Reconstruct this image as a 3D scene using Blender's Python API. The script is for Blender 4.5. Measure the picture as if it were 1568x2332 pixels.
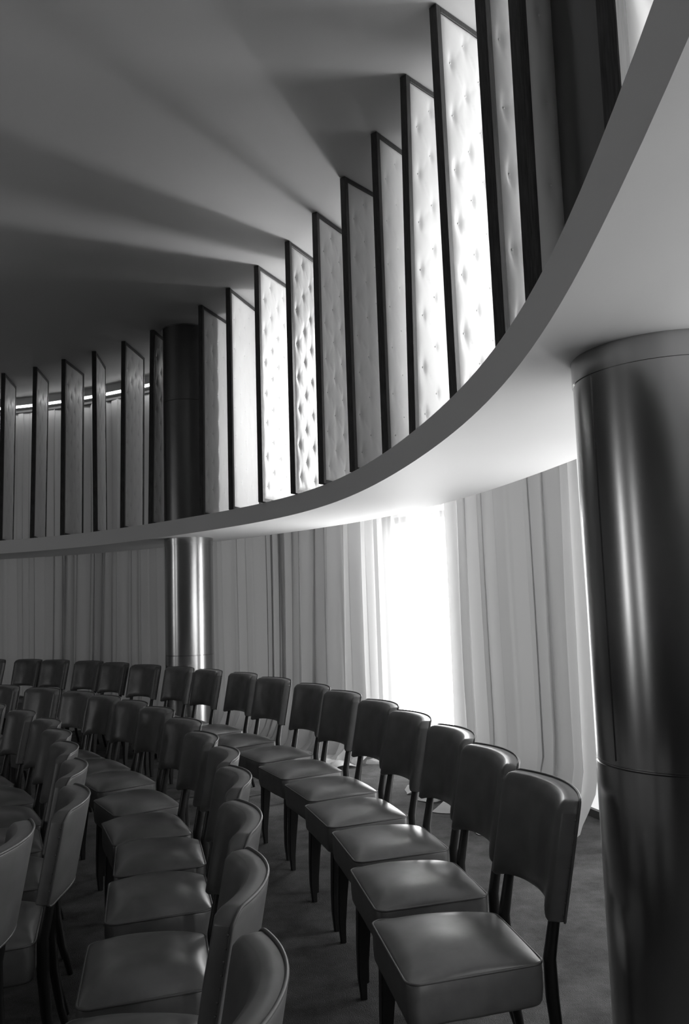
import bpy, bmesh, math, random
from mathutils import Vector, Matrix, noise
random.seed(7)
PI = math.pi
C = bpy.context.scene.collection
for o in list(bpy.data.objects): bpy.data.objects.remove(o)

# ------------------------------------------------------------------ camera
PITCH, ROLL, FPX = 0.109, -0.032, 1885.0
cam = bpy.data.cameras.new('camera'); cob = bpy.data.objects.new('camera', cam); C.objects.link(cob)
cam.sensor_fit = 'VERTICAL'; cam.sensor_height = 24.0; cam.lens = FPX/2332*24.0
cam.clip_start = 0.02; cam.clip_end = 200
U0 = Vector((0, -math.sin(PITCH), math.cos(PITCH))); R0 = Vector((1, 0, 0)); F0 = Vector((0, math.cos(PITCH), math.sin(PITCH)))
rt = R0*math.cos(ROLL) + U0*math.sin(ROLL); up = -R0*math.sin(ROLL) + U0*math.cos(ROLL)
M = Matrix((( rt.x, up.x, -F0.x), (rt.y, up.y, -F0.y), (rt.z, up.z, -F0.z))).to_4x4()
M.translation = Vector((0, 0, 1.46)); cob.matrix_world = M
bpy.context.scene.camera = cob

# ------------------------------------------------------------------ world, exposure, light levels
w = bpy.data.worlds.new('world'); bpy.context.scene.world = w; w.use_nodes = True
w.node_tree.nodes['Background'].inputs[0].default_value = (1, 1, 1, 1)
w.node_tree.nodes['Background'].inputs[1].default_value = 0.0
vs = bpy.context.scene.view_settings
vs.view_transform = 'Standard'; vs.look = 'None'; vs.gamma = 1; vs.exposure = 0.0; vs.use_curve_mapping = False
SUNLIT_PANE = 10.0      # daylight behind the parted curtain
SLIT_PANE = 58.0       # the same gap above the ledge, where the curtains almost meet
BACK_PANE = 12.0         # tall windows on the far side of the room, behind the viewer
SIDE_SLIT = 9.0       # and its narrow upper part
SIDE_CORE = 11.0
SIDE_PANE = 3.6        # daylight behind the second gap, past the near column
DIM_PANE = 0.6          # daylight behind the closed curtains
FAR_PANE = 0.22
STRIP = 11.0

# ------------------------------------------------------------------ materials
def mat(name, col, rough=0.5, spec=0.5, metal=0.0, coat=0.0):
    m = bpy.data.materials.new(name); m.use_nodes = True
    b = m.node_tree.nodes['Principled BSDF']
    b.inputs['Base Color'].default_value = (col, col, col, 1)
    b.inputs['Roughness'].default_value = rough
    b.inputs['Specular IOR Level'].default_value = spec
    b.inputs['Metallic'].default_value = metal
    b.inputs['Coat Weight'].default_value = coat
    return m, m.node_tree, b
def tex_noise(nt, scale, detail=3, stretch=None, coord='Object'):
    tc = nt.nodes.new('ShaderNodeTexCoord'); n = nt.nodes.new('ShaderNodeTexNoise')
    n.inputs['Scale'].default_value = scale; n.inputs['Detail'].default_value = detail
    if stretch:
        mp = nt.nodes.new('ShaderNodeMapping'); mp.inputs['Scale'].default_value = stretch
        nt.links.new(tc.outputs[coord], mp.inputs[0]); nt.links.new(mp.outputs[0], n.inputs['Vector'])
    else: nt.links.new(tc.outputs[coord], n.inputs['Vector'])
    return n
def ramp(nt, src, a, b, p0=0.3, p1=0.7):
    r = nt.nodes.new('ShaderNodeMapRange'); r.inputs[1].default_value = p0; r.inputs[2].default_value = p1
    r.inputs[3].default_value = a; r.inputs[4].default_value = b
    nt.links.new(src.outputs[0], r.inputs[0]); return r
def to_col(nt, r, b):
    nt.links.new(r.outputs[0], b.inputs['Base Color'])
def bump(nt, src, b, strength, dist):
    bp = nt.nodes.new('ShaderNodeBump'); bp.inputs['Strength'].default_value = strength; bp.inputs['Distance'].default_value = dist
    nt.links.new(src.outputs[0], bp.inputs['Height']); nt.links.new(bp.outputs[0], b.inputs['Normal'])

PLASTER, nt, b = mat('painted_plaster', 0.66, 0.75, 0.3)
n = tex_noise(nt, 3.0, 4); bump(nt, n, b, 0.25, 0.01)
CEILM, nt, b = mat('ceiling_paint', 0.47, 0.7, 0.3)
FASCIA, nt, b = mat('ledge_plaster', 0.86, 0.6, 0.35)
n = tex_noise(nt, 5.0, 5); bump(nt, n, b, 0.3, 0.008)
CARPET, nt, b = mat('carpet_wool', 0.09, 0.95, 0.03)
n = tex_noise(nt, 4.0, 6); n.inputs['Roughness'].default_value = 0.75; to_col(nt, ramp(nt, n, 0.045, 0.115, 0.3, 0.7), b)
n2 = tex_noise(nt, 220.0, 2); bump(nt, n2, b, 0.9, 0.006)
LEATHER, nt, b = mat('brown_leather', 0.10, 0.33, 0.6)
n = tex_noise(nt, 14.0, 4); to_col(nt, ramp(nt, n, 0.105, 0.145), b); bump(nt, tex_noise(nt, 160.0, 3), b, 0.12, 0.0008)
PIPING, nt, b = mat('leather_piping', 0.09, 0.42, 0.5)
WOOD, nt, b = mat('ebonised_wood', 0.012, 0.38, 0.5)
FRAMEM, nt, b = mat('dark_stained_wood', 0.03, 0.5, 0.4)
n = tex_noise(nt, 30.0, 5, (6, 6, 0.35)); to_col(nt, ramp(nt, n, 0.012, 0.06), b)
PAD, nt, b = mat('white_tufted_vinyl', 0.66, 0.42, 0.5)
bump(nt, tex_noise(nt, 9.0, 3, (1, 1, 0.5)), b, 0.25, 0.01)
BRASS, nt, b = mat('nail_heads', 0.25, 0.3, 0.5, 1.0)
METAL, nt, b = mat('aged_sheet_metal', 0.5, 0.24, 0.5, 1.0)
n = tex_noise(nt, 2.6, 5, (1.3, 1.3, 0.35)); to_col(nt, ramp(nt, n, 0.34, 0.54, 0.35, 0.7), b)
n3 = tex_noise(nt, 3.0, 3, (1.5, 1.5, 0.3)); r = ramp(nt, n3, 0.20, 0.29, 0.3, 0.75); nt.links.new(r.outputs[0], b.inputs['Roughness'])
METAL2, nt, b = mat('shaded_sheet_metal', 0.2, 0.33, 0.5, 1.0)  # darker copy of the sheet metal: upper drums' dark reflections put into the colour
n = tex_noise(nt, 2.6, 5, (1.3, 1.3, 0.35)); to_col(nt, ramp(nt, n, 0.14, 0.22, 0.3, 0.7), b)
RAIL, nt, b = mat('rail_metal', 0.05, 0.5, 0.5)

def cloth(name, transp, transl, diff_col, transl_col):
    m = bpy.data.materials.new(name); m.use_nodes = True; nt = m.node_tree; nt.nodes.clear()
    out = nt.nodes.new('ShaderNodeOutputMaterial')
    d = nt.nodes.new('ShaderNodeBsdfDiffuse'); d.inputs[0].default_value = (diff_col,)*3 + (1,)
    t = nt.nodes.new('ShaderNodeBsdfTranslucent'); t.inputs[0].default_value = (transl_col,)*3 + (1,)
    mx = nt.nodes.new('ShaderNodeMixShader'); mx.inputs[0].default_value = transl
    nt.links.new(d.outputs[0], mx.inputs[1]); nt.links.new(t.outputs[0], mx.inputs[2]); last = mx
    if transp > 0:
        tr = nt.nodes.new('ShaderNodeBsdfTransparent'); m2 = nt.nodes.new('ShaderNodeMixShader'); m2.inputs[0].default_value = transp
        nt.links.new(mx.outputs[0], m2.inputs[1]); nt.links.new(tr.outputs[0], m2.inputs[2]); last = m2
    nt.links.new(last.outputs[0], out.inputs[0]); return m
CURTAIN = cloth('curtain_cloth', 0.0, 0.35, 0.62, 0.6)
SHEER = cloth('sheer_voile', 0.68, 0.6, 0.8, 0.85)

def emis(name, s):
    m = bpy.data.materials.new(name); m.use_nodes = True; nt = m.node_tree; nt.nodes.clear()
    out = nt.nodes.new('ShaderNodeOutputMaterial'); e = nt.nodes.new('ShaderNodeEmission'); e.inputs[1].default_value = s
    nt.links.new(e.outputs[0], out.inputs[0]); return m

# ------------------------------------------------------------------ helpers
def link(name, bm, m, parent=None, smooth=True):
    me = bpy.data.meshes.new(name); bm.to_mesh(me); bm.free(); me.materials.append(m)
    if smooth: me.shade_smooth()
    o = bpy.data.objects.new(name, me); C.objects.link(o)
    if parent: o.parent = parent
    return o
def thing(name, loc=(0, 0, 0), rz=0):
    o = bpy.data.objects.new(name, None); C.objects.link(o); o.location = loc; o.rotation_euler = (0, 0, rz)
    o.empty_display_size = 0.1; return o
def tag(o, label, cat, group=None):
    o['label'] = label; o['category'] = cat
    if group: o['group'] = group
def struct(name, bm, m, parent=None, smooth=True):
    o = link(name, bm, m, parent, smooth)
    if not parent: o['kind'] = 'structure'
    return o
def copy_tree(o, parent=None):
    c = o.copy(); C.objects.link(c)
    if parent: c.parent = parent
    for ch in o.children: copy_tree(ch, c)
    return c
def grid(bm, rows, closed=False, cap0=False, cap1=False, flip=False):
    vs_ = [[bm.verts.new(p) for p in r] for r in rows]
    n = len(rows[0])
    for i in range(len(rows)-1):
        for j in range(n if closed else n-1):
            k = (j+1) % n
            f = (vs_[i][j], vs_[i][k], vs_[i+1][k], vs_[i+1][j])
            bm.faces.new(f[::-1] if flip else f)
    if cap0: bm.faces.new(vs_[0][::-1] if not flip else vs_[0])
    if cap1: bm.faces.new(vs_[-1] if not flip else vs_[-1][::-1])
    return vs_
def box(bm, x0, x1, y0, y1, z0, z1):
    v = [bm.verts.new((x, y, z)) for z in (z0, z1) for x, y in ((x0, y0), (x1, y0), (x1, y1), (x0, y1))]
    for f in ((3, 2, 1, 0), (4, 5, 6, 7), (0, 1, 5, 4), (1, 2, 6, 5), (2, 3, 7, 6), (3, 0, 4, 7)):
        bm.faces.new([v[i] for i in f])
def bevel(bm, w, seg=2):
    bmesh.ops.bevel(bm, geom=list(bm.edges), offset=w, segments=seg, affect='EDGES', profile=0.6)
def tube(bm, pts, r, n=8, closed=False):
    pts = [Vector(p) for p in pts]; rows = []
    m = len(pts); prev = None
    for i, p in enumerate(pts):
        a = pts[(i-1) % m] if (closed or i > 0) else p
        c = pts[(i+1) % m] if (closed or i < m-1) else p
        t = (c-a).normalized()
        ref = prev if prev is not None else (Vector((0, 0, 1)) if abs(t.z) < 0.9 else Vector((1, 0, 0)))
        s = (ref - t*ref.dot(t)).normalized(); prev = s; q = t.cross(s)
        rr = r[i] if isinstance(r, (list, tuple)) else r
        rows.append([p + (s*math.cos(2*PI*k/n) + q*math.sin(2*PI*k/n))*rr for k in range(n)])
    if closed: rows.append(rows[0])
    grid(bm, rows, closed=True, cap0=not closed, cap1=not closed)
def lathe(bm, prof, n=96, cx=0, cy=0):
    rows = [[(cx + r*math.cos(2*PI*k/n), cy + r*math.sin(2*PI*k/n), z) for k in range(n)] for r, z in prof]
    grid(bm, rows, closed=True, cap0=True, cap1=True)

# ------------------------------------------------------------------ the plan: the curved rim of the ledge
RIM = [(-1.089, -4.143), (-0.902, -3.767), (-0.723, -3.388), (-0.552, -3.005), (-0.392, -2.616), (-0.242, -2.221), (-0.106, -1.818), (0.015, -1.408), (0.122, -0.99), (0.214, -0.565), (0.294, -0.133), (0.365, 0.307), (0.428, 0.757), (0.482, 1.216), (0.522, 1.686), (0.543, 2.166), (0.537, 2.652), (0.502, 3.144), (0.439, 3.64), (0.354, 4.142), (0.249, 4.65), (0.119, 5.162), (-0.046, 5.672), (-0.257, 6.165), (-0.522, 6.632), (-0.837, 7.065), (-1.187, 7.472), (-1.56, 7.863), (-1.948, 8.245), (-2.354, 8.615), (-2.785, 8.96), (-3.251, 9.257), (-3.751, 9.52), (-4.281, 9.74), (-4.828, 9.89), (-5.60, 9.98), (-6.919, 9.90), (-8.367, 9.50), (-9.71, 8.906), (-10.946, 8.322), (-12.081, 7.64), (-13.128, 6.878), (-14.103, 6.042), (-15.018, 5.13), (-15.884, 4.129), (-16.705, 3.023), (-17.481, 1.789), (-18.199, 0.4), (-18.83, -1.172), (-19.322, -2.947), (-19.587, -4.918), (-19.502, -7.023), (-18.929, -9.113), (-17.77, -10.945), (-16.058, -12.255), (-13.98, -12.883), (-11.803, -12.852), (-9.748, -12.322), (-7.936, -11.484), (-6.395, -10.489), (-5.103, -9.433), (-4.021, -8.362), (-3.11, -7.299), (-2.335, -6.245), (-1.669, -5.197)]
def spline_closed(P, step):
    n = len(P); out = []
    for i in range(n):
        p0, p1, p2, p3 = [Vector(P[(i+k-1) % n]) for k in range(4)]
        m = max(2, int((p2-p1).length/step))
        for k in range(m):
            t = k/m
            out.append(0.5*((2*p1) + (p2-p0)*t + (2*p0-5*p1+4*p2-p3)*t*t + (3*p1-p0-3*p2+p3)*t**3))
    return out
RP = spline_closed(RIM, 0.12)
NR = len(RP)
# light smoothing so that the offsets stay fair
for _ in range(6): RP = [(RP[i-1] + RP[i]*2 + RP[(i+1) % NR])/4 for i in range(NR)]
RN = []
for i in range(NR):
    t = (RP[(i+3) % NR]-RP[i-3]).normalized(); RN.append(Vector((t.y, -t.x)))
def off(i, d): return RP[i % NR] + RN[i % NR]*d
def ring(bm, prof):                      # prof: closed section (offset, z)
    rows = [[(*off(i, d), z) for i in range(NR)] for d, z in prof]
    rows.append(rows[0]); grid(bm, rows, closed=True)
    bmesh.ops.remove_doubles(bm, verts=bm.verts, dist=1e-5); bmesh.ops.recalc_face_normals(bm, faces=bm.faces)

Z_SLAB0, Z_SLAB1, Z_CEIL = 2.155, 2.307, 4.336
OUT = 0.84; CUR = 1.27; WALL = 1.75
# floor and ceiling follow the wall
for nm, z, m_ in (('floor', 0.0, CARPET), ('ceiling', Z_CEIL, CEILM)):
    bm = bmesh.new(); th = 0.15 if nm == 'ceiling' else -0.15
    lo = [bm.verts.new((*off(i, WALL+0.05), z)) for i in range(0, NR, 2)]
    hi = [bm.verts.new((v.co.x, v.co.y, z+th)) for v in lo]
    bm.faces.new(lo); bm.faces.new(hi[::-1]); k = len(lo)
    for i in range(k): bm.faces.new((lo[i], lo[(i+1) % k], hi[(i+1) % k], hi[i]))
    bmesh.ops.recalc_face_normals(bm, faces=bm.faces)
    struct(nm, bm, m_, smooth=False)
bm = bmesh.new(); ring(bm, [(WALL, 0), (WALL+0.12, 0), (WALL+0.12, Z_CEIL), (WALL, Z_CEIL)]); struct('wall_outer', bm, PLASTER)
# the ledge: a ring shaped slab with a crisp inner fascia
def arc_ring(bm, prof, smooth_corners=False):
    ring(bm, prof)
bm = bmesh.new(); ring(bm, [(0.0, Z_SLAB0), (0.0, Z_SLAB1), (OUT, Z_SLAB1), (OUT, Z_SLAB0)])
led = struct('trim_1', bm, FASCIA, smooth=False)
for f in led.data.polygons: f.use_smooth = True
led.data.set_sharp_from_angle(angle=math.radians(40))

def bearing(p): return math.degrees(math.atan2(p.x, p.y))
# indices of the visible sweep, sorted along the room from right (near) to left (far)
def idx_range(b0, b1, d=CUR):           # ring indices whose offset point lies between two bearings, in front of the camera
    return [i for i in range(NR) if off(i, d).y > 0 and b0 <= bearing(off(i, d)) <= b1 and off(i, d).x < 3]

# ------------------------------------------------------------------ arc length sampling of an offset curve
class Path:
    def __init__(s, d, i0, i1):         # i0<i1 in ring order (right to left)
        s.p = [off(i, d) for i in range(i0, i1+1)]; s.n = [RN[i % NR] for i in range(i0, i1+1)]
        s.L = [0]
        for a, b_ in zip(s.p, s.p[1:]): s.L.append(s.L[-1] + (b_-a).length)
    def at(s, x):
        import bisect
        k = min(max(bisect.bisect_right(s.L, x)-1, 0), len(s.L)-2); t = (x-s.L[k])/(s.L[k+1]-s.L[k])
        return s.p[k].lerp(s.p[k+1], t), s.n[k].lerp(s.n[k+1], t).normalized()
I0 = min(range(NR), key=lambda i: (RP[i]-Vector((0.122, -0.99))).length)
I1 = min(range(NR), key=lambda i: (RP[i]-Vector((-8.367, 9.5))).length)
CP = Path(CUR, I0, I1)
def s_of_bearing(bq):
    best = None
    for k in range(4000):
        s_ = CP.L[-1]*k/3999; p, _ = CP.at(s_)
        if p.y > 0.2:
            e_ = abs(bearing(p)-bq)
            if best is None or e_ < best[0]: best = (e_, s_)
    return best[1]
S = {k: s_of_bearing(v) for k, v in dict(g2r=58.0, g2l=15.95, g1e=6.85, seamR=9.3, g1r=6.25, g1l=1.9, seamM=-3.9, colF=-10.6, left=-23.5).items()}

# ------------------------------------------------------------------ windows behind the curtains
def window(name, s0, s1, pane_m, z0=0.02, z1=4.15, posts=True):
    wo = bpy.data.objects.new(name, None); C.objects.link(wo); wo['kind'] = 'structure'
    D = 0.30
    n_ = max(2, int((s1-s0)/0.25))
    pts = []
    for k in range(n_+1):
        p, nn = CP.at(s0+(s1-s0)*k/n_); pts.append((p+nn*D, nn))
    bm = bmesh.new(); grid(bm, [[(*p, z0) for p, _ in pts], [(*p, z1) for p, _ in pts]]); link('window_pane', bm, pane_m, wo)
    bm = bmesh.new()
    for k in ((0, n_) if posts else ()):
        p, nn = pts[k]; t = Vector((-nn.y, nn.x))
        for sgn in (1,):
            q = [p+t*0.03-nn*0.03, p-t*0.03-nn*0.03, p-t*0.03+nn*0.05, p+t*0.03+nn*0.05]
            grid(bm, [[(*a, z0) for a in q], [(*a, z1) for a in q]], closed=True, cap0=True, cap1=True)
    for z in (z0, z1):
        rows = []
        for dn, dz in ((-0.03, -0.03), (-0.03, 0.03), (0.05, 0.03), (0.05, -0.03), (-0.03, -0.03)):
            rows.append([(*(p+nn*dn), z+dz) for p, nn in pts])
        grid(bm, rows)
    bmesh.ops.recalc_face_normals(bm, faces=bm.faces)
    link('window_frame', bm, RAIL, wo, smooth=False)
    return wo
PSUN = emis('bright_daylight', SUNLIT_PANE); PSIDE = emis('side_daylight', SIDE_PANE); PDIM = emis('veiled_daylight', DIM_PANE); PFAR = emis('far_daylight', FAR_PANE)
window('window_1', S['g1r'], S['g1l']+0.0, PSUN, z1=2.22, posts=False)
PSLIT = emis('slit_daylight', SLIT_PANE); PBACK = emis('back_daylight', BACK_PANE)
SG = 0.5*(S['g1r']+S['g1l'])-0.02
window('window_7', SG-0.11, SG+0.11, PSLIT, z0=2.34)
s2 = s_of_bearing(20.5)
window('window_2', S['g2r'], s2-0.22, PSIDE, z0=0.7, z1=2.22)
window('window_12', s2-0.20, s2+0.20, emis('side_core_daylight', SIDE_CORE), z1=2.22)
window('window_13', s2+0.22, S['g2l']-0.02, PSIDE, z1=2.22)
window('added_pane_14', S['g2r']+0.25, S['g2r']+1.1, emis('side_top_fill', SIDE_SLIT*1.1), z0=2.34)  # added glowing pane, out of view, to brighten the fin pads by the near column
window('window_11', s2-0.75, s2+0.2, emis('side_slit_daylight', SIDE_SLIT), z0=2.34)
window('window_3', S['g2l']+0.12, S['g1r']-0.01, emis('near_veiled_daylight', DIM_PANE*1.5), posts=False)
window('window_4', S['g1l']+0.15, S['colF'], PDIM)
window('window_5', S['colF']+0.15, CP.L[-1]-0.3, PFAR)
window('window_6', 1.1, S['g2r']-0.15, PDIM)
window('window_8', 0.3, 0.62, PBACK)
def back_window(name, fx, fy, az, half, m_):
    # on the far wall, where a line from (fx, fy) along az meets it
    d_ = Vector((math.sin(math.radians(az)), math.cos(math.radians(az)))); best = None
    for i in range(NR):
        q = off(i, WALL-0.05) - Vector((fx, fy))
        if q.dot(d_) > 0:
            e_ = abs(q.x*d_.y - q.y*d_.x)
            if best is None or e_ < best[0]: best = (e_, i)
    i = best[1]; k = 1
    while (off(i+k, WALL)-off(i-k, WALL)).length < 2*half: k += 1
    pts = [off(j, WALL-0.05) for j in range(i-k, i+k+1)]
    wo = bpy.data.objects.new(name, None); C.objects.link(wo); wo['kind'] = 'structure'
    bm = bmesh.new(); grid(bm, [[(*p, 0.2) for p in pts], [(*p, 4.15) for p in pts]]); link('window_pane', bm, m_, wo)
    bm = bmesh.new()
    for z in (0.2, 4.15):
        grid(bm, [[(*off(j, WALL-0.05+a), z+b) for j in range(i-k, i+k+1)] for a, b in ((-.04, -.03), (-.04, .03), (.05, .03), (.05, -.03), (-.04, -.03))])
    link('window_frame', bm, RAIL, wo, smooth=False)
back_window('window_9', 0.953, 2.395, 247, 0.25, PBACK)
back_window('window_10', -1.6, 8.4, 247, 0.35, PBACK)

# ------------------------------------------------------------------ curtains
def curtain(s0, s1, m_, seed, ztop=4.17, amp=0.04, wl=0.17, d=0.0, puddle=0.14, sx=0.012, fold=0.155):
    rnd = random.Random(seed); ph = [rnd.uniform(0, 6.28) for _ in range(6)]
    n_ = int((s1-s0)/sx)
    zs = [ztop, ztop-0.05, ztop-0.2, ztop-0.6, 3.2, 2.6, 2.1, 1.7, 1.3, 1.0, 0.75, 0.55, 0.4, 0.28, 0.18, 0.11, 0.06, 0.028, 0.012]
    rows = []
    for zi, z in enumerate(zs):
        row = []
        for k in range(n_+1):
            x = s0+(s1-s0)*k/n_; p, nn = CP.at(x)
            zz = (ztop-z)/ztop
            xw = x + 0.05*math.sin(x*1.7+ph[0]) + 0.035*zz*math.sin(x*2.3+ph[1]+z*0.7)
            g = 2*PI*xw/wl
            f = math.sin(g + 1.1*math.sin(g*0.37+ph[2]) + 0.5*math.sin(z*0.9+ph[3]))
            f = math.copysign(abs(f)**0.75, f)
            f2 = math.sin(g*2.13+ph[4])*0.28
            a = amp*(0.75+0.45*math.sin(x*3.1+ph[5]))*(0.8+0.35*zz)
            ed = min(1, (x-s0)/0.12, (s1-x)/0.12); a *= 0.3+0.7*ed; ovl = fold*wl*(0.85+0.35*math.sin(x*2.7+ph[3]))*ed
            p = p + Vector((-nn.y, nn.x))*ovl*math.sin(2*(g + 1.1*math.sin(g*0.37+ph[2])))
            o_ = d + a*(f+f2)
            if z < 0.5:
                t = 1-z/0.5
                o_ += -puddle*t**3*(1.2+0.9*noise.noise(Vector((x*5, seed, z*6))))
                o_ += 0.05*t*noise.noise(Vector((x*11, seed+3, z*14)))
            row.append((*(p + nn*o_), z))
        rows.append(row)
    # lumps of cloth lying on the carpet
    for q, (dd, zz) in enumerate(((0.05, 0.05), (0.11, 0.075), (0.17, 0.05), (0.2, 0.008))):
        row = []
        for k in range(n_+1):
            x = s0+(s1-s0)*k/n_; p, nn = CP.at(x)
            base = Vector(rows[len(zs)-1][k][:2])
            a = 0.35+1.3*max(0, 0.5+noise.noise(Vector((x*4.0, seed*1.3, 0))))
            hh = zz*(0.45+1.1*abs(noise.noise(Vector((x*9, seed*2.1, q*1.7)))))
            row.append((*(base - nn*dd*a*puddle/0.14*0.8), max(hh, 0.006)))
        rows.append(row)
    bm = bmesh.new(); grid(bm, rows); o = link('curtain', bm, m_)
    return o
G = 'floor length curtains around the round room'
c = curtain(S['g2l']+0.0, S['g1e']+0.0, CURTAIN, 3, amp=0.040, wl=0.30, puddle=0.22); tag(c, 'pale closed curtain hanging between the bright window gap and the dark near column', 'curtain', G)
c = curtain(S['g1e']-0.06, S['g1l']+0.07, SHEER, 5, amp=0.02, wl=0.16, d=0.11, puddle=0.10, fold=0.03); tag(c, 'sheer curtain glowing pure white over the bright window gap', 'curtain', G)
c = curtain(S['g1l']-0.0, S['colF']+0.35, CURTAIN, 8, amp=0.05, wl=0.27, puddle=0.2); tag(c, 'grey pleated curtain between the glowing gap and the far metal column', 'curtain', G)
c = curtain(S['colF']+0.37, CP.L[-1]-0.05, CURTAIN, 12, amp=0.04, wl=0.22, d=0.0, sx=0.016); tag(c, 'dim grey curtain on the far left, left of the far metal column', 'curtain', G)
c = curtain(S['g2r']+0.1, S['g2l']+0.0-0.06, SHEER, 17, amp=0.02, wl=0.2, d=0.11, puddle=0.08, fold=0.03); tag(c, 'sheer bright curtain just behind the near column, showing as a thin white line', 'curtain', G)
c = curtain(0.9, S['g2r']+0.1, CURTAIN, 21, amp=0.04, wl=0.2, sx=0.02); tag(c, 'pale curtain to the right of the near column, behind the ledge', 'curtain', G)

# curtain track and the thin light slot above the far curtain
def arc_band(name, s0, s1, prof, m_):
    n_ = int((s1-s0)/0.08); bm = bmesh.new(); rows = []
    for dn, z in prof+prof[:1]:
        row = []
        for k in range(n_+1):
            p, nn = CP.at(s0+(s1-s0)*k/n_); row.append((*(p+nn*dn), z))
        rows.append(row)
    vv = grid(bm, rows); bmesh.ops.remove_doubles(bm, verts=bm.verts, dist=1e-5); bmesh.ops.holes_fill(bm, edges=bm.edges)
    bmesh.ops.recalc_face_normals(bm, faces=bm.faces)
    return link(name, bm, m_, smooth=False)
o = arc_band('curtain_track', 0.1, CP.L[-1]-0.1, [(-0.025, 4.172), (0.035, 4.172), (0.035, 4.20), (-0.025, 4.20)], RAIL)
tag(o, 'dark curved curtain track running along the top of the curtains', 'curtain rail')
t = arc_band('light_strip', S['seamM'], CP.L[-1]-0.1, [(-0.135, 4.214), (-0.115, 4.214), (-0.115, 4.226), (-0.135, 4.226)], emis('strip_glow', STRIP))
tag(t, 'thin glowing strip light above the far curtain under the ceiling', 'strip light')
o = arc_band('trim_2', 0.1, CP.L[-1]-0.1, [(-0.15, 4.24), (0.0, 4.24), (0.0, 4.335), (-0.15, 4.335)], PLASTER); o['kind'] = 'structure'

# ------------------------------------------------------------------ columns
def column(x, y, r, rz, label):
    t = thing('metal_column', (x, y, 0), rz); tag(t, label, 'column')
    def shaft(name, z0, z1, rr, groove=None, m_=METAL):
        prof = []
        zs = [z0, z0+0.002]
        prof = [(rr, z0)]
        if groove:
            for g in groove:
                prof += [(rr, g-0.004), (rr-0.004, g-0.0015), (rr-0.004, g+0.0015), (rr, g+0.004)]
        prof += [(rr, z1)]
        bm = bmesh.new(); lathe(bm, prof, 128); o = link(name, bm, m_, t); o.data.set_sharp_from_angle(angle=math.radians(50)); return o
    shaft('lower_drum', 0.0, 1.0, r, groove=[0.994])
    shaft('middle_drum', 1.0, Z_SLAB0-0.07, r-0.0015)
    shaft('collar', Z_SLAB0-0.07, Z_SLAB0, r+0.0015)
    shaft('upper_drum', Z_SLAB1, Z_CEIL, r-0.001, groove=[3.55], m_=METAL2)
    # riveted vertical seam of the middle sheet
    bm = bmesh.new()
    a = 0.0
    p0 = (math.cos(a)*(r+0.0005), math.sin(a)*(r+0.0005))
    box(bm, r-0.004, r+0.0012, -0.003, 0.003, 1.01, Z_SLAB0-0.075)
    link('sheet_seam', bm, METAL, t, smooth=False)
    # thin bright trim ring against the ceiling
    bm = bmesh.new(); lathe(bm, [(r+0.008, Z_CEIL-0.012), (r+0.008, Z_CEIL-0.001)], 96); link('top_ring', bm, METAL, t, smooth=False)
    return t
column(0.953, 2.395, 0.258, math.radians(200), 'large dark metal clad column standing close by on the right')
b_ = math.radians(-10.74); column(12.3*.6952*math.sin(b_), 12.3*.6952*math.cos(b_), 0.243, math.radians(-58), 'distant metal clad column behind the far end of the chair rows')

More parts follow.
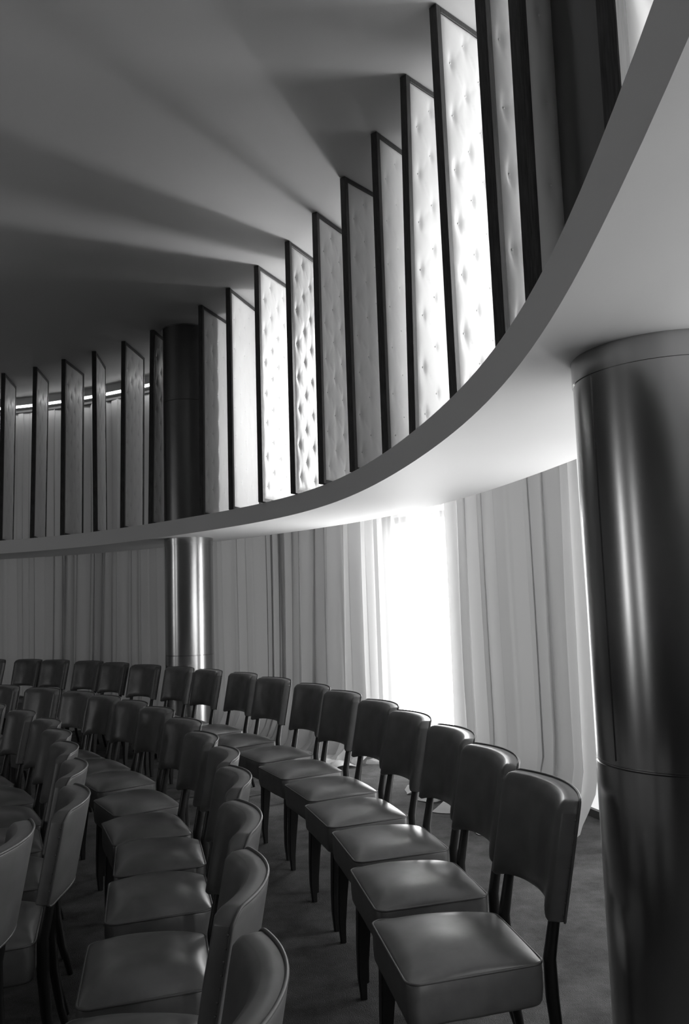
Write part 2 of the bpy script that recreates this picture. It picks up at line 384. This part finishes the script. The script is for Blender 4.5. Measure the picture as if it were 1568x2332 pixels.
# ------------------------------------------------------------------ upright tufted fins on the ledge
FH = Z_CEIL-0.004-Z_SLAB1
def make_fin(L, T=0.046, seed=0):
    """local: origin at the front-left bottom corner, length along +y, thickness along +x"""
    t = thing('tufted_fin')
    fw = 0.034
    def bar(nm, *a):
        bm = bmesh.new(); box(bm, *a); bevel(bm, 0.002, 1); link(nm, bm, FRAMEM, t, smooth=False)
    bar('frame_stile', 0, T, 0, fw, 0, FH)
    bar('frame_stile', 0, T, L-fw, L, 0, FH)
    bar('frame_rail', 0.001, T-0.001, fw, L-fw, FH-0.03, FH)
    bar('frame_rail', 0.001, T-0.001, fw, L-fw, 0, 0.03)
    W_, H_ = L-2*fw, FH-0.06
    ncol = max(1, round(W_/0.118)); cs = W_/ncol; rs = 0.27
    tufts = []
    for c_ in range(ncol):
        yc = (c_+0.5)*cs; k = 0
        z = 0.10 + (0.5*rs if c_ % 2 else 0)
        while z < H_-0.05: tufts.append((yc + random.Random(seed+k+c_*31).uniform(-.006, .006), z + random.Random(seed*3+k+c_*17).uniform(-.012, .012))); z += rs; k += 1
    tset = tufts
    def height(y, z):
        ey = min(y, W_-y); ez = min(z, H_-z); e_ = min(ey, ez)
        h = 0.016*(1-math.exp(-e_/0.022))
        dip = 0
        for ty, tz in tset:
            dy = y-ty; dz = z-tz
            if abs(dy) > 0.13 or abs(dz) > 0.2: continue
            q = dy*dy/(0.016**2) + dz*dz/(0.040**2)
            dip = max(dip, 1.0/(1+q)**1.0)
            # soft creases running diagonally to the neighbouring tufts
            ady, adz = abs(dy), abs(dz)
            if ady < cs and adz < rs*0.5:
                line = abs(ady/cs - adz/(rs*0.5))
                cr = 0.34*math.exp(-(line/0.13)**2)*(1-0.55*math.hypot(ady/cs, adz/(rs*.5)))
                dip = max(dip, cr)
        h -= 0.016*dip*min(1, e_/0.03)
        if noise: h += 0.0022*noise.noise(Vector((y*14, z*6, seed)))
        return h
    ny, nz = max(6, int(W_/0.0085)), int(H_/0.0145)
    for side in (1, -1):
        bm = bmesh.new(); rows = []
        for iz in range(nz+1):
            row = []
            for iy in range(ny+1):
                y = W_*iy/ny; z = H_*iz/nz; h = height(y, z)
                x = (T-0.010+h) if side > 0 else (0.010-h)
                row.append((x, fw+y, 0.03+z))
            rows.append(row)
        grid(bm, rows, flip=side < 0)
        for ty, tz in tset:
            hx = height(ty, tz); x = (T-0.010+hx+0.002) if side > 0 else (0.010-hx-0.002)
            bmesh.ops.create_icosphere(bm, subdivisions=1, radius=0.0055, matrix=Matrix.Translation((x, fw+ty, 0.03+tz)))
        link('tufted_pad', bm, PAD, t)
    return t
FINS = [(-4.069, 9.696, -4.08, 9.691, -10), (-3.606, 9.482, -3.623, 9.475, -7.4), (-3.183, 9.223, -3.188, 9.221, 2), (-2.754, 8.959, -2.738, 8.964, -6.5), (-2.344, 8.656, -2.361, 8.652, 5.5), (-1.956, 8.322, -1.985, 8.315, 9.1), (-1.338, 7.666, -1.351, 7.664, 19.8), (-1.016, 7.257, -1.021, 7.256, 17.6), (-0.706, 6.786, -0.71, 6.786, 25.2), (-0.409, 6.327, -0.411, 6.327, 26.8), (-0.172, 5.853, -0.179, 5.853, 30.5), (0.04, 5.359, 0.041, 5.359, 40.4), (0.235, 4.831, 0.233, 4.831, 38), (0.381, 4.286, 0.351, 4.288, 45.1), (0.49, 3.754, 0.502, 3.752, 47.2),
        (0.534, 2.83, 0.545, 2.82, 47), (0.52, 1.50, 0.52, 1.50, 58)]
finL = make_fin(0.62)
finS = make_fin(0.19, seed=4)
placed = FINS + [(0.557, 2.39, 0.557, 2.385, 62)]
ORD = ['first', 'second', 'third', 'fourth', 'fifth', 'sixth', 'seventh', 'eighth', 'ninth', 'tenth', 'eleventh', 'twelfth', 'thirteenth']
for i, (x, y, xb, yb, az) in enumerate(placed):
    src = finS if i == len(placed)-1 else finL
    f = src if (i == 0 or src is finS) else copy_tree(src)
    f.location = (xb, yb, Z_SLAB1+0.001)
    rz = Matrix.Rotation(-math.radians(az), 4, 'Z')
    ax = Vector((x-xb, y-yb, FH)).normalized()
    q = Vector((0, 0, 1)).rotation_difference(ax).to_matrix().to_4x4()
    f.rotation_euler = (q @ rz).to_euler()
    if i <= 5:
        lab = 'dim %s upright tufted fin left of the far metal column, counting from it' % ORD[5-i]
    elif i <= 14:
        lab = '%s tufted fin right of the far column, white pad in black frame' % ORD[i-6]
    elif i == 15: lab = 'tall tufted fin cut off by the top edge, second left of the near column'
    elif i == 16: lab = 'dark framed tufted fin at the upper right, in front of the near column'
    else: lab = 'narrow grey tufted fin touching the left side of the near column, above the ledge'
    tag(f, lab, 'tufted panel', 'upright tufted fins standing on the curved ledge')

# ------------------------------------------------------------------ chairs
def outline(n, wf, wr, yf, yr, rad):
    """rounded trapezoid, counter clockwise; front at +y"""
    pts = []
    cor = [(-wr, yr), (wr, yr), (wf, yf), (-wf, yf)]
    m = n//4
    for k, (x, y) in enumerate(cor):
        sx = 1 if x > 0 else -1; sy = 1 if y > 0 else -1
        cx, cy = x-sx*rad, y-sy*rad
        a0 = {0: PI, 1: 1.5*PI, 2: 0, 3: 0.5*PI}[k]
        nxt = cor[(k+1) % 4]
        for j in range(7): a = a0+PI/2*j/6; pts.append((cx+rad*math.cos(a), cy+rad*math.sin(a)))
        # straight run to the next corner start
        sx2 = 1 if nxt[0] > 0 else -1; sy2 = 1 if nxt[1] > 0 else -1
        a1 = {0: 1.5*PI, 1: 2*PI, 2: 0.5*PI, 3: PI}[k]
        q = (nxt[0]-sx2*rad+rad*math.cos(a1), nxt[1]-sy2*rad+rad*math.sin(a1)); p = pts[-1]
        for j in range(1, 8): pts.append((p[0]+(q[0]-p[0])*j/8, p[1]+(q[1]-p[1])*j/8))
    return pts
def make_chair(variant=0, HW=0.228, Z1=0.893, SF=0.229, YF=0.192, LEAN=0.085):
    rnd = random.Random(100+variant)
    t = thing('upholstered_chair')
    # seat
    OL = outline(0, SF, 0.195, YF, -0.205, 0.035)
    cy = 0.0; zt = 0.455
    bm = bmesh.new(); rows = []
    crown = 0.052 + rnd.uniform(-.006, .006)
    for s_ in (0.02, 0.12, 0.24, 0.36, 0.48, 0.58, 0.67, 0.75, 0.82, 0.88, 0.93, 0.965, 0.987, 1.0):
        row = []
        for x, y in OL:
            px, py = x*s_, cy+(y-cy)*s_
            dz = 0.006*noise.noise(Vector((px*6+variant*7, py*6, 1.3)))*(1-s_**3) - 0.008*math.exp(-((px)**2+(py+.02)**2)/0.012)*(1 if variant % 2 else .4)
            wy = 0.195+(SF-0.195)*(py+0.205)/(YF+0.205); u_ = min(1, abs(px)/wy); v_ = min(1, abs(py-(YF-0.205)/2)/((YF+0.205)/2))
            z = zt + crown*((1-u_**2.4)*(1-v_**2.4))**0.62
            row.append((px, py, z+dz))
        rows.append(row)
    for s_, z in ((1.012, zt-0.006), (1.014, zt-0.03), (1.012, zt-0.07), (1.0, zt-0.100), (0.985, zt-0.108), (0.9, zt-0.108)):
        rows.append([(x*s_ + 0.0015*noise.noise(Vector((x*30, y*30, z*30+variant))), cy+(y-cy)*s_, z + 0.003*noise.noise(Vector((x*12, y*12, variant)))) for x, y in OL])
    grid(bm, rows, closed=True, cap0=True, cap1=True, flip=True); bmesh.ops.recalc_face_normals(bm, faces=bm.faces)
    seat = link('seat', bm, LEATHER, t)
    bm = bmesh.new(); tube(bm, [(x*1.008, cy+(y-cy)*1.008, zt+0.001) for x, y in OL], 0.0038, 6, closed=True)
    link('seat_piping', bm, PIPING, seat)
    # back: padded slab curved around the sitter
    Z0 = 0.575
    SAG = 0.060
    def yc(s_, z): return -0.190 - LEAN*(z-0.46)/0.43 - SAG*(1-s_*s_)
    def hw(z): return HW - 0.008*max(0, (Z1-z)/(Z1-Z0))
    def ztop(s_): a = abs(s_); return Z1 - 0.030*max(0, (a-0.86)/0.14)**2.4 - 0.004*a*a
    def zbot(s_): a = abs(s_); return 0.562 + 0.026*(1-a**4.5) + 0.016*max(0, (a-0.9)/0.1)**2
    def P(s_, t_, d):
        z = zbot(s_)+(ztop(s_)-zbot(s_))*t_
        x = s_*hw(z); y = yc(s_, z)
        # normal in plan
        nx, ny_ = -2*SAG*s_/HW*0.9, 1.0; l = math.hypot(nx, ny_)
        return (x+nx/l*d, y+ny_/l*d, z)
    NS, NT = 48, 32
    S_ = [math.sin(PI/2*(-1+2*i/NS))*0.85+(-1+2*i/NS)*0.15 for i in range(NS+1)]
    T_ = [0.5+0.5*(math.sin(PI/2*(-1+2*i/NT))*0.85+(-1+2*i/NT)*0.15) for i in range(NT+1)]
    TH = 0.046
    def front(s_, t_):
        ex = min((1-abs(s_))*HW, min(t_, 1-t_)*0.30)
        puff = (0.020 + 0.0025*noise.noise(Vector((s_*3, t_*3, variant+5))))*(1-math.exp(-ex/0.014))
        return P(s_, t_, puff)
    bm = bmesh.new()
    fr = [[front(s_, t_) for s_ in S_] for t_ in T_]
    grid(bm, fr, flip=True)
    re = [[P(s_, t_, -TH+0.004*math.exp(-min((1-abs(s_))*HW, min(t_, 1-t_)*.3)/0.006)) for s_ in S_] for t_ in T_]
    grid(bm, re)
    def rim(fn):
        out = []
        for s_ in S_: out.append(fn(s_, 0))
        for t_ in T_[1:]: out.append(fn(1, t_))
        for s_ in S_[::-1][1:]: out.append(fn(s_, 1))
        for t_ in T_[::-1][1:-1]: out.append(fn(-1, t_))
        return out
    A = rim(lambda s_, t_: P(s_, t_, 0)); B = rim(lambda s_, t_: P(s_, t_, -TH*0.5)); B = [(x*1.008, y, z+(0.001 if z > .7 else -0.001)) for x, y, z in B]; D_ = rim(lambda s_, t_: P(s_, t_, -TH+0.004))
    grid(bm, [A, B, D_], closed=True)
    bmesh.ops.remove_doubles(bm, verts=bm.verts, dist=2e-4); bmesh.ops.recalc_face_normals(bm, faces=bm.faces)
    for s_ in (-1, 1):
        for k in range(9):
            x, y, z = P(s_, 0.06+0.88*k/8, -TH+0.011); x += 0.0035*s_
            bmesh.ops.create_icosphere(bm, subdivisions=1, radius=0.0028, matrix=Matrix.Translation((x, y, z)))
    back = link('backrest', bm, LEATHER, t)
    back.data.set_sharp_from_angle(angle=math.radians(55))
    bm = bmesh.new(); pp = rim(lambda s_, t_: P(s_, t_, -TH+0.004)); tube(bm, [(x*1.006, y, z+(0.0015 if z > 0.8 else 0)) for x, y, z in pp], 0.0042, 6, closed=True)
    link('back_piping', bm, PIPING, back)
    # legs
    def leg(path, sizes, rnd_=False):
        bm = bmesh.new()
        if rnd_: tube(bm, path, sizes, 10)
        else:
            rows = [[(x+sx*h, y+sy*h, z) for sx, sy in ((-1, -1), (1, -1), (1, 1), (-1, 1))] for (x, y, z), h in zip(path, sizes)]
            grid(bm, rows, closed=True, cap0=True, cap1=True)
            bm.edges.ensure_lookup_table(); bmesh.ops.recalc_face_normals(bm, faces=bm.faces)
            bmesh.ops.bevel(bm, geom=[e for e in bm.edges if abs((e.verts[0].co-e.verts[1].co).z) > 0.02], offset=0.004, segments=2, affect='EDGES')
        return link('leg', bm, WOOD, t, smooth=rnd_)
    for sx in (-1, 1):
        fx, fy = SF-0.029, YF-0.042
        leg([(sx*fx, fy, 0.352), (sx*fx, fy+0.003, 0.28), (sx*(fx-.001), fy+0.010, 0.18), (sx*(fx-.002), fy+0.014, 0.08), (sx*(fx-.004), fy+0.010, 0.0)], [0.024, 0.0235, 0.020, 0.016, 0.0115])
        pts = []
        for z in (0.66, 0.58, 0.46): pts.append((sx*0.172, yc(sx*0.80, z)-0.018, z))
        x_, y_, _ = pts[-1]
        pts += [(sx*0.172, y_-0.002, 0.36), (sx*0.172, y_-0.012, 0.24), (sx*0.174, y_-0.036, 0.11), (sx*0.176, y_-0.066, 0.0)]
        leg(pts, [0.015, 0.016, 0.0185, 0.019, 0.0165, 0.014, 0.011], True)
    return t
protos = {'a': [make_chair(k) for k in range(3)], 'b': [make_chair(k+3, 0.212, 0.848, 0.220, 0.140, 0.078) for k in range(3)]}
used = set()
# each chair: middle of the back's top rear edge, and the azimuth it faces
ROW_A = [(0.58, 2.61, 259.5), (0.515, 3.14, 259), (0.44, 3.675, 257), (0.30, 4.215, 253), (0.165, 4.75, 249), (-0.04, 5.325, 245), (-0.255, 5.88, 241), (-0.58, 6.50, 235), (-0.885, 7.06, 237), (-1.26, 7.56, 233), (-1.61, 8.01, 228), (-2.05, 8.48, 221), (-2.50, 9.0, 222), (-2.92, 9.44, 216), (-3.44, 9.85, 214), (-3.88, 10.17, 212), (-4.42, 10.4, 210)]
K_ = 1.079
ROW_B = [(-0.155*K_, 1.34*K_, 268), (-0.232*K_, 1.84*K_, 265), (-0.30*K_, 2.34*K_, 257), (-0.39*K_, 2.87*K_, 256), (-0.487*K_, 3.31*K_, 256), (-0.645*K_, 3.745*K_, 247), (-0.83*K_, 4.25*K_, 239), (-1.08*K_, 4.78*K_, 236), (-1.33*K_, 5.18*K_, 233), (-1.60*K_, 5.55*K_, 230), (-1.89*K_, 5.90*K_, 224), (-2.28*K_, 6.28*K_, 217), (-2.72*K_, 6.62*K_, 214)]
ROW_C = [(-0.875*K_, 2.18*K_, 264), (-0.863*K_, 2.64*K_, 254), (-1.02*K_, 3.12*K_, 254), (-1.20*K_, 3.57*K_, 247), (-1.37*K_, 3.98*K_, 241), (-1.57*K_, 4.41*K_, 238), (-1.876*K_, 4.84*K_, 234), (-2.22*K_, 5.25*K_, 232)]
def place(row, idx, P_, grp, lab):
    x, y, az = P_
    key = 'a' if row == 0 else 'b'; k = (idx*7+row) % 3; src = protos[key][k]
    if (key, k) in used: o = copy_tree(src)
    else: o = src; used.add((key, k))
    a = math.radians(az); fw = Vector((math.sin(a), math.cos(a)))
    if key == 'b' and idx < 6: x -= 0.012
    org = Vector((x, y)) + fw*(0.312 if key == 'a' else 0.303)
    o.location = (org.x, org.y, 0); o.rotation_euler = (0, 0, -a)
    tag(o, lab, 'chair', grp)
NTH = ORD + ['fourteenth', 'fifteenth', 'sixteenth', 'seventeenth']
for i, P_ in enumerate(ROW_A):
    if i == 0: lab = 'leather chair at the right end of the outer row, beside the near column'
    elif i == 9: lab = 'dark leather chair in the outer row, %s from the right, before the far column' % NTH[i]
    elif i > 10: lab = 'dim chair back in the outer row at left, %s from its right end' % NTH[i]
    else: lab = 'leather chair in the outer row along the curtain, %s from its right end' % NTH[i]
    place(0, i, P_, 'chairs of the outer row by the curtain', lab)
for i, P_ in enumerate(ROW_B):
    if i == 0: lab = 'curved chair back cut off by the bottom edge, nearest chair of the middle row'
    elif i < 5: lab = 'curved side-on chair of the middle row, %s from the near end' % NTH[i]
    else: lab = 'dark chair back in the middle row, %s from the near end' % NTH[i]
    place(1, i, P_, 'chairs of the middle row', lab)
for i, P_ in enumerate(ROW_C):
    if i == 0: lab = 'pale chair back cut off by the left edge, nearest chair of the inner row'
    else: lab = 'shadowed chair in the inner row at the left edge, %s from the near end' % NTH[i]
    place(2, i, P_, 'chairs of the inner row', lab)
